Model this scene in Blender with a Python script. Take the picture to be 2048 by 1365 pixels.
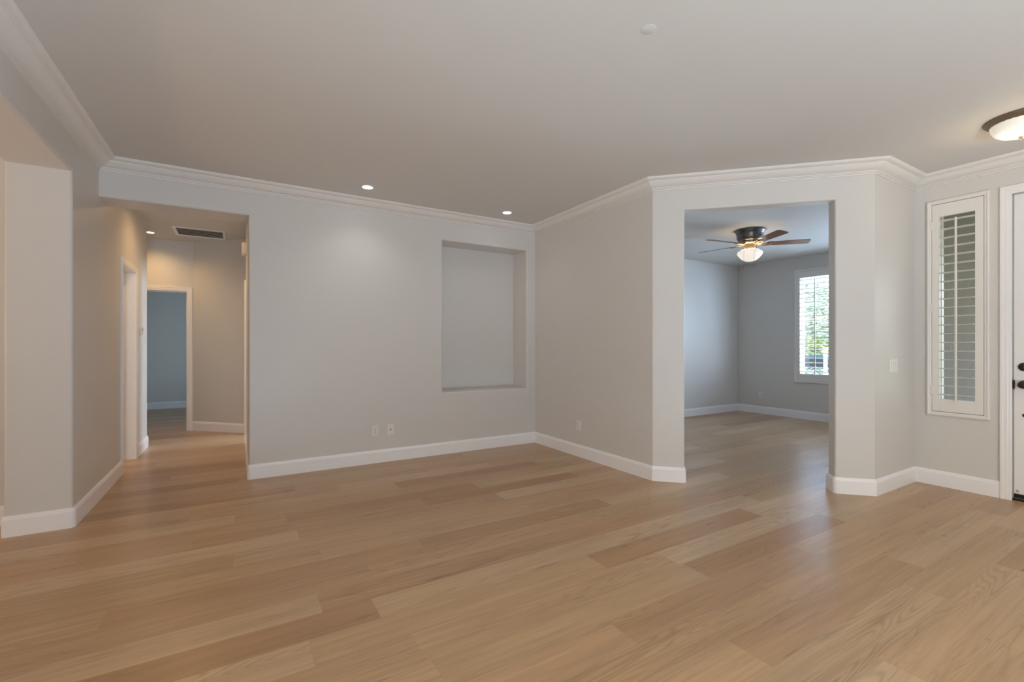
import bpy, bmesh, math, random
from mathutils import Vector, Matrix
PI = math.pi
for o in list(bpy.data.objects):
    bpy.data.objects.remove(o)
SC = bpy.context.scene
COL = SC.collection

# ------------------------------------------------------------------ camera
cam_d = bpy.data.cameras.new('camera')
cam = bpy.data.objects.new('camera', cam_d)
COL.objects.link(cam)
cam.location = (0, 0, 1.25)
cam.rotation_euler = (PI / 2, 0, -math.radians(30.93))
cam_d.sensor_width = 36.0
cam_d.lens = 910.0 / 2048 * 36
cam_d.shift_y = 9.76 / 2048
cam_d.clip_start = 0.02
SC.camera = cam

# ------------------------------------------------------------------ colour management
SC.view_settings.view_transform = 'Standard'
SC.view_settings.look = 'None'
SC.view_settings.gamma = 1.0
SC.view_settings.use_curve_mapping = False
SC.view_settings.exposure = -0.06
SC.cycles.use_denoising = True
SC.cycles.max_bounces = 10
SC.cycles.diffuse_bounces = 7
SC.cycles.glossy_bounces = 4
SC.cycles.caustics_reflective = False
SC.cycles.caustics_refractive = False
SC.cycles.sample_clamp_indirect = 6.0

# ------------------------------------------------------------------ sky and sun
w = bpy.data.worlds.new('world')
SC.world = w
w.use_nodes = True
wn = w.node_tree
bg = wn.nodes['Background']
sky = wn.nodes.new('ShaderNodeTexSky')
sky.sky_type = 'NISHITA'
sky.sun_disc = False
sky.sun_elevation = math.radians(48)
sky.sun_rotation = math.radians(200)
sky.air_density = 1.0
sky.dust_density = 2.0
wn.links.new(sky.outputs[0], bg.inputs[0])
bg.inputs[1].default_value = 1.5

def lamp(name, kind, loc, rot, energy, color, **kw):
    d = bpy.data.lights.new(name, kind)
    d.energy = energy
    d.color = color
    for k, v in kw.items():
        setattr(d, k, v)
    o = bpy.data.objects.new(name, d)
    COL.objects.link(o)
    o.location = loc
    o.rotation_euler = rot
    return o

def area(name, loc, direction, sx, sz, energy, color, spread=PI):
    o = lamp(name, 'AREA', loc, (0, 0, 0), energy, color, shape='RECTANGLE', size=sx, size_y=sz, spread=spread)
    o.rotation_euler = Vector(direction).to_track_quat('-Z', 'Y').to_euler()
    return o

lamp('sun', 'SUN', (12, -8, 10), Vector((-0.25, 0.75, -0.85)).to_track_quat('-Z', 'Y').to_euler(), 7.5, (1.0, 0.95, 0.88), angle=0.02)
# added fills for the unseen windows behind and dining side, daylight in other rooms
area('ceiling_fill_left', (0.2, -2.75, -0.05), (0, 0.42, 0.90), 2.0, 1.2, 350.0, (0.61, 0.81, 1.00))  # upward fill added outside the rear opening to lift the near ceiling
area('low_wall_fill', (1.7, -2.2, 0.8), (0, 1, 0), 4.6, 1.4, 16, (1.0, 0.98, 1.0))  # weak frontal fill added to brighten low walls and baseboards
area('ceiling_fill_near', (1.6, -2.40, -0.10), (0, 0.15, 1.0), 4.6, 0.5, 25.0, (1.00, 1.00, 1.00))  # second added fill, aimed up so the ceiling gains more than the walls
area('near_floor_fill', (0.6, -2.9, 2.9), (0, 0.5, -0.87), 3.4, 1.0, 225, (1.00, 0.92, 0.66))  # downward fill added to brighten the floor near the camera
area('dining_side_fill', (-5.05, 2.5, 1.45), (1, 0, 0), 1.9, 1.4, 36.4, (1.00, 0.85, 0.63))  # fill added through the dining opening for the side and entry walls
area('dining_upward_fill', (-5.4, 2.4, 0.0), (0.75, 0, 0.66), 2.4, 0.8, 90, (1.00, 0.55, 0.2))  # added low orange fill, tilted up toward the ceiling
area('daylight_den', (8.66, 2.62, 1.5), (-1, 0.12, 0.12), 1.5, 1.7, 315, (0.52, 0.69, 0.95))
area('daylight_hall_side_room', (3.78, 6.95, 1.55), (-1, 0, 0), 1.2, 1.2, 150, (0.70, 0.85, 1.0))
area('daylight_bath', (-4.1, 5.2, 1.75), (1, 0.33, -0.22), 1.0, 0.9, 42, (1.00, 0.90, 0.78))
area('daylight_bedroom', (1.75, 9.9, 1.5), (-1, 0.15, 0), 1.2, 1.4, 17.3, (0.34, 0.64, 1.00))
lamp('dining_warm_fill', 'POINT', (-3.0, 2.4, 2.1), (0, 0, 0), 4, (1.00, 0.60, 0.30), shadow_soft_size=0.15)  # unseen bulb without a fixture, added to warm the dining room

# ------------------------------------------------------------------ materials
def new_mat(name):
    m = bpy.data.materials.new(name)
    m.use_nodes = True
    nt = m.node_tree
    b = nt.nodes['Principled BSDF']
    return m, nt, b

def N(nt, t, **kw):
    n = nt.nodes.new(t)
    for k, v in kw.items():
        setattr(n, k, v)
    return n

def math_node(nt, op, a, b=None, c=None):
    n = nt.nodes.new('ShaderNodeMath')
    n.operation = op
    for i, v in enumerate((a, b, c)):
        if v is None:
            continue
        if isinstance(v, (int, float)):
            n.inputs[i].default_value = v
        else:
            nt.links.new(v, n.inputs[i])
    return n.outputs[0]

def paint(name, color, rough=0.5, spec=0.3, bump=0.0, bscale=180.0, mottled=0.0, metal=0.0):
    m, nt, b = new_mat(name)
    b.inputs['Roughness'].default_value = rough
    b.inputs['Specular IOR Level'].default_value = spec
    b.inputs['Metallic'].default_value = metal
    tc = N(nt, 'ShaderNodeTexCoord')
    if mottled:
        ns = N(nt, 'ShaderNodeTexNoise')
        ns.inputs['Scale'].default_value = 2.5
        ns.inputs['Detail'].default_value = 3
        nt.links.new(tc.outputs['Object'], ns.inputs['Vector'])
        mx = N(nt, 'ShaderNodeMix', data_type='RGBA')
        nt.links.new(ns.outputs['Fac'], mx.inputs['Factor'])
        mx.inputs['A'].default_value = (*[c * (1 - mottled) for c in color], 1)
        mx.inputs['B'].default_value = (*[min(1, c * (1 + mottled)) for c in color], 1)
        nt.links.new(mx.outputs['Result'], b.inputs['Base Color'])
    else:
        b.inputs['Base Color'].default_value = (*color, 1)
    if bump:
        nb = N(nt, 'ShaderNodeTexNoise')
        nb.inputs['Scale'].default_value = bscale
        nb.inputs['Detail'].default_value = 2
        nt.links.new(tc.outputs['Object'], nb.inputs['Vector'])
        bp = N(nt, 'ShaderNodeBump')
        bp.inputs['Strength'].default_value = bump
        bp.inputs['Distance'].default_value = 0.002
        nt.links.new(nb.outputs['Fac'], bp.inputs['Height'])
        nt.links.new(bp.outputs['Normal'], b.inputs['Normal'])
    return m

def emit(name, color, strength):
    m, nt, b = new_mat(name)
    b.inputs['Base Color'].default_value = (*[min(0.9, c) for c in color], 1)
    b.inputs['Emission Color'].default_value = (*color, 1)
    b.inputs['Emission Strength'].default_value = strength
    b.inputs['Roughness'].default_value = 0.3
    return m

M = {}
M['wall'] = paint('greige wall paint', (0.68, 0.66, 0.635), 0.36, 0.35, 0.10, 90, 0.012)
M['ceiling'] = paint('ceiling paint', (0.65, 0.638, 0.615), 0.7, 0.15, 0.10, 70, 0.012)
M['trim'] = paint('white trim paint', (0.86, 0.85, 0.85), 0.32, 0.4)
M['crown'] = paint('warm white crown paint', (0.775, 0.75, 0.725), 0.4, 0.3)
M['finial'] = paint('dark bronze finial', (0.10, 0.07, 0.05), 0.45, 0.4)
M['baseboard'] = paint('white baseboard paint', (0.90, 0.895, 0.92), 0.32, 0.4)
M['shutter'] = paint('off white shutter paint', (0.80, 0.775, 0.74), 0.35, 0.4)
M['plastic'] = paint('white plastic', (0.80, 0.78, 0.77), 0.3, 0.45)
M['slot'] = paint('dark slot', (0.05, 0.045, 0.04), 0.6, 0.2)
M['screw'] = paint('painted screw', (0.42, 0.40, 0.39), 0.4, 0.4)
M['bronze'] = paint('oil rubbed bronze', (0.045, 0.032, 0.026), 0.38, 0.5, metal=0.7)
M['pewter'] = paint('brushed dark pewter', (0.16, 0.145, 0.135), 0.33, 0.5, metal=0.9)
M['brass'] = paint('antique brass', (0.42, 0.30, 0.17), 0.35, 0.5, metal=0.85)
M['lamp_ring'] = paint('brushed bronze ring', (0.22, 0.165, 0.115), 0.42, 0.5, metal=0.6)
M['gold'] = paint('brown bronze strike', (0.16, 0.10, 0.06), 0.4, 0.5, metal=0.6)
M['stucco'] = paint('grey porch stucco', (0.21, 0.20, 0.188), 0.9, 0.1, 0.5, 60, 0.05)
M['vinyl'] = paint('white vinyl window frame', (0.85, 0.86, 0.86), 0.35, 0.4)
M['concrete'] = paint('porch concrete', (0.55, 0.53, 0.50), 0.85, 0.1, 0.3, 40, 0.08)
M['lawn'] = paint('lawn', (0.24, 0.32, 0.14), 0.9, 0.1, 0.5, 60, 0.3)
M['asphalt'] = paint('asphalt street', (0.32, 0.33, 0.34), 0.9, 0.1, 0.3, 50, 0.1)
M['bark'] = paint('bark', (0.22, 0.16, 0.11), 0.9, 0.1, 0.6, 30, 0.2)
M['leaf'] = paint('tree leaf', (0.34, 0.42, 0.33), 0.6, 0.2, mottled=0.35)
M['leaf_pale'] = paint('pale shrub leaf', (0.33, 0.38, 0.12), 0.6, 0.2, mottled=0.3)
M['car_blue'] = paint('blue car paint', (0.05, 0.095, 0.15), 0.2, 0.5)
M['car_glass'] = paint('dark car glass', (0.03, 0.04, 0.05), 0.1, 0.5)
M['tyre'] = paint('tyre rubber', (0.03, 0.03, 0.03), 0.8, 0.2)
M['house'] = paint('pale house stucco', (0.72, 0.66, 0.58), 0.9, 0.1, 0.3, 40, 0.05)
M['roof'] = paint('tile roof', (0.40, 0.30, 0.25), 0.9, 0.1, 0.4, 30, 0.2)
M['frost'] = emit('glowing frosted fan bowl', (1.0, 0.86, 0.76), 0.68)
M['upglow_ring'] = emit('warm upward glow ring', (1.0, 0.74, 0.48), 38.0)  # glow of the ring added above the fan bowl
M['led'] = emit('glowing cool downlight lens', (1.0, 0.98, 1.0), 14.0)
M['led_warm'] = emit('glowing warm downlight lens', (1.0, 0.80, 0.55), 14.0)

def glass_mat():
    m, nt, b = new_mat('clear window glass')
    for n in list(nt.nodes):
        nt.nodes.remove(n)
    out = N(nt, 'ShaderNodeOutputMaterial')
    tr = N(nt, 'ShaderNodeBsdfTransparent')
    tr.inputs[0].default_value = (0.95, 0.955, 0.955, 1)
    gl = N(nt, 'ShaderNodeBsdfGlossy')
    gl.inputs['Roughness'].default_value = 0.02
    mx = N(nt, 'ShaderNodeMixShader')
    mx.inputs[0].default_value = 0.06
    nt.links.new(tr.outputs[0], mx.inputs[1])
    nt.links.new(gl.outputs[0], mx.inputs[2])
    nt.links.new(mx.outputs[0], out.inputs[0])
    return m
M['glass'] = glass_mat()

def floor_mat():
    m, nt, b = new_mat('oak plank vinyl floor')
    L = nt.links
    PW, PL, Y0 = 0.184, 1.52, 0.076
    tc = N(nt, 'ShaderNodeTexCoord')
    sp = N(nt, 'ShaderNodeSeparateXYZ')
    L.new(tc.outputs['Object'], sp.inputs[0])
    x, y = sp.outputs[0], sp.outputs[1]
    yr = math_node(nt, 'DIVIDE', math_node(nt, 'SUBTRACT', y, Y0), PW)
    row = math_node(nt, 'FLOOR', yr)
    fy = math_node(nt, 'FRACT', yr)
    wn1 = N(nt, 'ShaderNodeTexWhiteNoise', noise_dimensions='1D')
    L.new(row, wn1.inputs['W'])
    xr = math_node(nt, 'ADD', math_node(nt, 'DIVIDE', x, PL), math_node(nt, 'MULTIPLY', wn1.outputs['Value'], 7.0))
    colm = math_node(nt, 'FLOOR', xr)
    fx = math_node(nt, 'FRACT', xr)
    cv = N(nt, 'ShaderNodeCombineXYZ')
    L.new(row, cv.inputs[0]); L.new(colm, cv.inputs[1])
    wn2 = N(nt, 'ShaderNodeTexWhiteNoise', noise_dimensions='2D')
    L.new(cv.outputs[0], wn2.inputs['Vector'])
    rnd, rcol = wn2.outputs['Value'], wn2.outputs['Color']
    rs = N(nt, 'ShaderNodeSeparateColor')
    L.new(rcol, rs.inputs[0])
    # plank tone
    ramp = N(nt, 'ShaderNodeValToRGB')
    e = ramp.color_ramp.elements
    e[0].position = 0.0; e[0].color = (0.395, 0.234, 0.126, 1)
    e[1].position = 1.0; e[1].color = (0.545, 0.385, 0.247, 1)
    for p, c in ((0.2, (0.440, 0.275, 0.155)), (0.4, (0.448, 0.297, 0.168)), (0.6, (0.480, 0.304, 0.174)), (0.8, (0.485, 0.327, 0.195))):
        q = e.new(p); q.color = (*c, 1)
    L.new(rnd, ramp.inputs[0])
    # grain coordinates, shifted per plank
    gx = math_node(nt, 'ADD', x, math_node(nt, 'MULTIPLY', rs.outputs[0], 37.0))
    gy = math_node(nt, 'ADD', y, math_node(nt, 'MULTIPLY', rs.outputs[1], 11.0))
    def stretched(sx, sy, detail, rough, dist=0.0):
        c = N(nt, 'ShaderNodeCombineXYZ')
        L.new(math_node(nt, 'MULTIPLY', gx, sx), c.inputs[0])
        L.new(math_node(nt, 'MULTIPLY', gy, sy), c.inputs[1])
        L.new(math_node(nt, 'MULTIPLY', rs.outputs[2], 9.0), c.inputs[2])
        n = N(nt, 'ShaderNodeTexNoise')
        n.inputs['Scale'].default_value = 1.0
        n.inputs['Detail'].default_value = detail
        n.inputs['Roughness'].default_value = rough
        n.inputs['Distortion'].default_value = dist
        L.new(c.outputs[0], n.inputs['Vector'])
        return n.outputs['Fac']
    broad = stretched(0.9, 9.0, 2.0, 0.5, 0.3)
    fine = stretched(4.0, 170.0, 3.0, 0.7)
    mid = stretched(1.6, 42.0, 3.0, 0.6, 0.2)
    cath = math_node(nt, 'SINE', math_node(nt, 'MULTIPLY', stretched(0.8, 10.0, 1.0, 0.4, 0.25), 120.0))
    patch = stretched(0.7, 5.0, 1.0, 0.5)
    pm = N(nt, 'ShaderNodeMapRange'); pm.inputs['From Min'].default_value = 0.46; pm.inputs['From Max'].default_value = 0.66
    L.new(patch, pm.inputs['Value'])
    cl = math_node(nt, 'MULTIPLY', math_node(nt, 'POWER', math_node(nt, 'MULTIPLY', math_node(nt, 'ADD', cath, 1.0), 0.5), 3.0), pm.outputs[0])
    tot = math_node(nt, 'ADD', math_node(nt, 'MULTIPLY', math_node(nt, 'SUBTRACT', broad, 0.5), 0.34),
                    math_node(nt, 'ADD', math_node(nt, 'MULTIPLY', math_node(nt, 'SUBTRACT', fine, 0.5), 0.34),
                              math_node(nt, 'MULTIPLY', math_node(nt, 'SUBTRACT', mid, 0.5), 0.50)))
    tot = math_node(nt, 'SUBTRACT', tot, math_node(nt, 'MULTIPLY', cl, 0.20))
    fac = math_node(nt, 'ADD', 1.0, tot)
    # seams
    dy = math_node(nt, 'MULTIPLY', math_node(nt, 'MINIMUM', fy, math_node(nt, 'SUBTRACT', 1.0, fy)), PW)
    dx = math_node(nt, 'MULTIPLY', math_node(nt, 'MINIMUM', fx, math_node(nt, 'SUBTRACT', 1.0, fx)), PL)
    d = math_node(nt, 'MINIMUM', dy, dx)
    sm = N(nt, 'ShaderNodeMapRange'); sm.inputs['From Min'].default_value = 0.0; sm.inputs['From Max'].default_value = 0.0016
    sm.inputs['To Min'].default_value = 0.80; sm.inputs['To Max'].default_value = 1.0
    L.new(d, sm.inputs['Value'])
    fac = math_node(nt, 'MULTIPLY', fac, sm.outputs[0])
    vm = N(nt, 'ShaderNodeVectorMath', operation='SCALE')
    L.new(ramp.outputs[0], vm.inputs[0])
    L.new(fac, vm.inputs['Scale'])
    L.new(vm.outputs[0], b.inputs['Base Color'])
    rr = N(nt, 'ShaderNodeMapRange')
    rr.inputs['To Min'].default_value = 0.24; rr.inputs['To Max'].default_value = 0.36
    L.new(mid, rr.inputs['Value'])
    L.new(rr.outputs[0], b.inputs['Roughness'])
    b.inputs['Specular IOR Level'].default_value = 0.35
    bp = N(nt, 'ShaderNodeBump')
    bp.inputs['Strength'].default_value = 0.12
    bp.inputs['Distance'].default_value = 0.001
    L.new(fac, bp.inputs['Height'])
    L.new(bp.outputs[0], b.inputs['Normal'])
    return m
M['floor'] = floor_mat()

def blade_mat():
    m, nt, b = new_mat('red brown wood fan blade')
    tc = N(nt, 'ShaderNodeTexCoord')
    mp = N(nt, 'ShaderNodeMapping')
    mp.inputs['Scale'].default_value = (3, 60, 10)
    ns = N(nt, 'ShaderNodeTexNoise')
    ns.inputs['Scale'].default_value = 1.5
    ns.inputs['Detail'].default_value = 4
    nt.links.new(tc.outputs['Object'], mp.inputs['Vector'])
    nt.links.new(mp.outputs[0], ns.inputs['Vector'])
    r = N(nt, 'ShaderNodeValToRGB')
    r.color_ramp.elements[0].color = (0.16, 0.060, 0.030, 1)
    r.color_ramp.elements[1].color = (0.27, 0.115, 0.060, 1)
    nt.links.new(ns.outputs['Fac'], r.inputs[0])
    nt.links.new(r.outputs[0], b.inputs['Base Color'])
    b.inputs['Roughness'].default_value = 0.28
    return m
M['blade'] = blade_mat()

def swirl_glass():
    # lit alabaster bowl: brightest in the middle, ribs in the glass
    m, nt, b = new_mat('lit ribbed glass bowl')
    L = nt.links
    tc = N(nt, 'ShaderNodeTexCoord')
    sp = N(nt, 'ShaderNodeSeparateXYZ')
    L.new(tc.outputs['Object'], sp.inputs[0])
    ang = math_node(nt, 'ARCTAN2', sp.outputs[1], sp.outputs[0])
    r2 = math_node(nt, 'SQRT', math_node(nt, 'ADD', math_node(nt, 'MULTIPLY', sp.outputs[0], sp.outputs[0]), math_node(nt, 'MULTIPLY', sp.outputs[1], sp.outputs[1])))
    rib = math_node(nt, 'SINE', math_node(nt, 'ADD', math_node(nt, 'MULTIPLY', ang, 26.0), math_node(nt, 'MULTIPLY', r2, 25.0)))
    mr = N(nt, 'ShaderNodeMapRange')
    mr.inputs['From Min'].default_value = 0.03; mr.inputs['From Max'].default_value = 0.145
    mr.inputs['To Min'].default_value = 1.0; mr.inputs['To Max'].default_value = 0.34
    L.new(r2, mr.inputs['Value'])
    st = math_node(nt, 'MULTIPLY', mr.outputs[0], math_node(nt, 'ADD', 1.0, math_node(nt, 'MULTIPLY', rib, 0.10)))
    b.inputs['Base Color'].default_value = (0.75, 0.72, 0.66, 1)
    b.inputs['Emission Color'].default_value = (1.0, 0.95, 0.84, 1)
    L.new(st, b.inputs['Emission Strength'])
    b.inputs['Roughness'].default_value = 0.25
    return m
M['lamp_bowl'] = swirl_glass()

# ------------------------------------------------------------------ object helpers
def link(name, bm, m, parent=None, smooth=False, loc=None, rot=None):
    bmesh.ops.recalc_face_normals(bm, faces=bm.faces)
    me = bpy.data.meshes.new(name)
    bm.to_mesh(me)
    bm.free()
    me.materials.append(M[m])
    if smooth:
        for p in me.polygons:
            p.use_smooth = True
        try:
            me.set_sharp_from_angle(angle=math.radians(40))
        except Exception:
            pass
    o = bpy.data.objects.new(name, me)
    COL.objects.link(o)
    if parent is not None:
        o.parent = parent
    if loc is not None:
        o.location = loc
    if rot is not None:
        o.rotation_euler = rot
    return o

def struct(name, bm, m, parent=None, smooth=False):
    o = link(name, bm, m, parent, smooth)
    if parent is None:
        o['kind'] = 'structure'
    return o

def thing(name, label, cat, loc=(0, 0, 0), rot=(0, 0, 0), group=None):
    o = bpy.data.objects.new(name, None)
    COL.objects.link(o)
    o.empty_display_size = 0.1
    o.location = loc
    o.rotation_euler = rot
    o['label'] = label
    o['category'] = cat
    if group:
        o['group'] = group
    return o

def box(bm, x0, x1, y0, y1, z0, z1, bev=0.0, seg=2):
    t = bmesh.new()
    bmesh.ops.create_cube(t, size=1.0)
    for v in t.verts:
        v.co = Vector((x0 + (v.co.x + .5) * (x1 - x0), y0 + (v.co.y + .5) * (y1 - y0), z0 + (v.co.z + .5) * (z1 - z0)))
    if bev:
        bmesh.ops.bevel(t, geom=t.edges[:], offset=bev, segments=seg, affect='EDGES', profile=0.5)
    merge(bm, t)

def merge(bm, t, mat=None):
    if mat is not None:
        t.transform(mat)
    me = bpy.data.meshes.new('tmp')
    t.to_mesh(me)
    t.free()
    bm.from_mesh(me)
    bpy.data.meshes.remove(me)

def lathe(bm, prof, n=48, center=(0, 0, 0), closed=True):
    rings = []
    for r, z in prof:
        if r < 1e-6:
            rings.append([bm.verts.new((center[0], center[1], center[2] + z))])
        else:
            rings.append([bm.verts.new((center[0] + r * math.cos(2 * PI * k / n), center[1] + r * math.sin(2 * PI * k / n), center[2] + z)) for k in range(n)])
    for a, b in zip(rings, rings[1:]):
        for k in range(n):
            k2 = (k + 1) % n
            f = [a[k % len(a)], a[k2 % len(a)], b[k2 % len(b)], b[k % len(b)]]
            f2 = []
            for v in f:
                if v not in f2:
                    f2.append(v)
            if len(f2) > 2:
                bm.faces.new(f2)

def tube(bm, pts, r, n=10):
    pts = [Vector(p) for p in pts]
    rings = []
    for i, p in enumerate(pts):
        t = (pts[min(i + 1, len(pts) - 1)] - pts[max(i - 1, 0)]).normalized()
        a = t.orthogonal().normalized()
        b = t.cross(a)
        if rings:
            # keep rings aligned
            a = (pa - t * pa.dot(t)).normalized()
            b = t.cross(a)
        pa = a
        rr = r[i] if isinstance(r, (list, tuple)) else r
        rings.append([bm.verts.new(p + a * rr * math.cos(2 * PI * k / n) + b * rr * math.sin(2 * PI * k / n)) for k in range(n)])
    for A, B in zip(rings, rings[1:]):
        for k in range(n):
            bm.faces.new((A[k], A[(k + 1) % n], B[(k + 1) % n], B[k]))
    bm.faces.new(rings[0][::-1])
    bm.faces.new(rings[-1])

def offset_path(path, q):
    """polyline moved q to the right of its direction, mitred"""
    P = [Vector(p) for p in path]
    nrm = []
    for a, b in zip(P, P[1:]):
        d = (b - a).normalized()
        nrm.append(Vector((d.y, -d.x)))
    out = []
    for i, p in enumerate(P):
        if i == 0:
            out.append(p + nrm[0] * q)
        elif i == len(P) - 1:
            out.append(p + nrm[-1] * q)
        else:
            n0, n1 = nrm[i - 1], nrm[i]
            m_ = (n0 + n1)
            m_ = m_ / max(1e-6, 1 + n0.dot(n1))
            out.append(p + m_ * q)
    return out

def sweep(bm, path, prof):
    """closed profile [(offset, z)] swept along a plan polyline"""
    rows = [[bm.verts.new((p.x, p.y, z)) for p in offset_path(path, q)] for q, z in prof]
    n = len(prof)
    for i in range(n):
        A, B = rows[i], rows[(i + 1) % n]
        for k in range(len(path) - 1):
            bm.faces.new((A[k], A[k + 1], B[k + 1], B[k]))
    bm.faces.new([rows[i][0] for i in range(n)])
    bm.faces.new([rows[i][-1] for i in range(n)][::-1])

def round_corner(a, c, b, r, n=5):
    """plan points rounding corner c between a and b"""
    a, b, c = Vector(a), Vector(b), Vector(c)
    d0, d1 = (a - c).normalized(), (b - c).normalized()
    ang = d0.angle(d1)
    t = r / math.tan(ang / 2)
    s, e = c + d0 * t, c + d1 * t
    ctr = c + (d0 + d1).normalized() * (r / math.sin(ang / 2))
    out = []
    v0, v1 = s - ctr, e - ctr
    for k in range(n + 1):
        u = k / n
        v = v0 * (1 - u) + v1 * u
        out.append(tuple(ctr + v.normalized() * r))
    return out

CEIL = 2.782
def wall_bm(p0, p1, thick, openings=(), z0=-0.02, z1=CEIL + 0.02, ends='', bev=0.018, back=False):
    """solid wall, visible face on the right of p0->p1; openings (s0, s1, za, zb) cut through and bullnosed"""
    p0, p1 = Vector(p0), Vector(p1)
    d = (p1 - p0)
    Ln = d.length
    d.normalize()
    nl = Vector((-d.y, d.x))
    S = sorted({0.0, Ln, *[v for o in openings for v in o[:2]]})
    Z = sorted({z0, z1, *[max(z0, v) if v > 0.001 else z0 for o in openings for v in o[2:]]})
    ops = [(a, b, z0 if c <= 0.001 else c, e) for a, b, c, e in openings]
    def hole(i, j):
        sm, zm = (S[i] + S[i + 1]) / 2, (Z[j] + Z[j + 1]) / 2
        return any(a < sm < b and c < zm < e for a, b, c, e in ops)
    bm = bmesh.new()
    cache = {}
    def V(i, j, k):
        if (i, j, k) not in cache:
            q = p0 + d * S[i] + nl * (thick * k)
            cache[(i, j, k)] = bm.verts.new((q.x, q.y, Z[j]))
        return cache[(i, j, k)]
    nS, nZ = len(S) - 1, len(Z) - 1
    solid = {(i, j) for i in range(nS) for j in range(nZ) if not hole(i, j)}
    for i, j in solid:
        bm.faces.new((V(i, j, 0), V(i + 1, j, 0), V(i + 1, j + 1, 0), V(i, j + 1, 0)))
        bm.faces.new((V(i, j, 1), V(i, j + 1, 1), V(i + 1, j + 1, 1), V(i + 1, j, 1)))
        if (i - 1, j) not in solid:
            bm.faces.new((V(i, j, 0), V(i, j + 1, 0), V(i, j + 1, 1), V(i, j, 1)))
        if (i + 1, j) not in solid:
            bm.faces.new((V(i + 1, j, 0), V(i + 1, j, 1), V(i + 1, j + 1, 1), V(i + 1, j + 1, 0)))
        if (i, j - 1) not in solid:
            bm.faces.new((V(i, j, 0), V(i, j, 1), V(i + 1, j, 1), V(i + 1, j, 0)))
        if (i, j + 1) not in solid:
            bm.faces.new((V(i, j + 1, 0), V(i + 1, j + 1, 0), V(i + 1, j + 1, 1), V(i, j + 1, 1)))
    bmesh.ops.recalc_face_normals(bm, faces=bm.faces)
    if bev:
        es = []
        for ed in bm.edges:
            if len(ed.link_faces) != 2 or ed.calc_face_angle(0) < 0.5:
                continue
            a, b = ed.verts
            mid = (a.co + b.co) / 2
            s = (Vector((mid.x, mid.y)) - p0).dot(d)
            t = (Vector((mid.x, mid.y)) - p0).dot(nl)
            if abs(t - thick / 2) < thick * 0.4:
                continue
            vert = abs(a.co.z - b.co.z) > 1e-4
            if mid.z < z0 + 1e-4 or mid.z > z1 - 1e-4:
                continue
            at_end = (s < 1e-4 and 'a' not in ends) or (s > Ln - 1e-4 and 'b' not in ends)
            if vert and at_end:
                continue
            es.append(ed)
        if es:
            bmesh.ops.bevel(bm, geom=es, offset=bev, segments=4, affect='EDGES', profile=0.5)
    return bm

def wall(name, p0, p1, thick, openings=(), m='wall', **kw):
    o = struct(name, wall_bm(p0, p1, thick, openings, **kw), m)
    for p in o.data.polygons:
        p.use_smooth = True
    o.data.set_sharp_from_angle(angle=math.radians(32))
    wm = o.modifiers.new('wn', 'WEIGHTED_NORMAL')
    wm.keep_sharp = True
    wm.weight = 100
    return o

# ------------------------------------------------------------------ plan (metres, camera over the origin)
XL, YB, XS, XD, YR = -0.985, 4.917, 3.292, 5.366, 1.699
Cc = (XS, 6.2446 - XS)
Dc = (6.2446 - YR, YR)
HEAD = 2.472
XH = 0.073            # right wall of the hall
YN = 5.247            # hall side of the thick back wall
DENX, DENY = 8.27, 5.31
YREAR, XFAR = -2.0, -4.8

# floor and ceiling run through all the rooms
bm = bmesh.new(); box(bm, XFAR - 0.2, DENX + 0.2, YREAR - 0.15, 11.6, -0.12, 0.0)
struct('floor', bm, 'floor')
bm = bmesh.new(); box(bm, XFAR - 0.2, DENX + 0.2, YREAR - 0.15, 11.6, CEIL, CEIL + 0.15)
struct('ceiling', bm, 'ceiling')

YP = 4.245            # face of the pier
LD0, LD1 = 5.775, 6.455
wall('wall_left', (XL, YREAR - .1), (XL, 7.20), 0.335,
     [(0.6 - (YREAR - .1), YP - (YREAR - .1), 0, 2.455), (LD0 - 0.02 - (YREAR - .1), LD1 + 0.02 - (YREAR - .1), 0, 2.075)], ends='b')
wall('wall_dining_back', (XFAR, 4.545), (XL - 0.30, 4.545), 0.12)
wall('wall_back', (XL - 0.05, YB), (XS + 0.14, YB), YN - YB,
     [(0.0, XH - XL + 0.05, 0, HEAD), (2.012 - XL + 0.05, 3.164 - XL + 0.05, 0.712, HEAD)])
bm = bmesh.new(); box(bm, 1.9, 3.3, 5.241, 5.30, 0.6, 2.6); struct('wall_niche', bm, 'wall')
wall('wall_side', (XS, YB + 0.2), Cc, 0.14)
dl = (Vector(Dc) - Vector(Cc)).length
O0 = (3.489 - XS) * math.sqrt(2)
O1 = (4.340 - XS) * math.sqrt(2)
wall('wall_diagonal', Cc, Dc, 0.14, [(O0, O1, 0, 2.492)])
wall('wall_return', Dc, (XD + 0.16, YR), 0.14)
# entry wall with sidelight and front door
SL = (1.607 - 0.035, 1.203 + 0.035)   # y range of sidelight hole
E0 = YR + 0.1
wall('wall_entry', (XD, E0), (XD, YREAR - .1), 0.16,
     [(E0 - SL[0], E0 - SL[1], 0.664, 2.515), (E0 - 1.085, E0 - 0.165, 0, 2.488)], bev=0.004)
wall('wall_rear', (XD + 0.1, YREAR), (XFAR - 0.1, YREAR), 0.15, [(XD + .1 - 4.2, XD + .1 + 0.8, 0.02, 2.35)], bev=0.012)
wall('wall_dining_left', (XFAR, YREAR - .1), (XFAR, 4.7), 0.15, [(3.4, 5.8, 0.3, 2.3)], bev=0.012)
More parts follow.
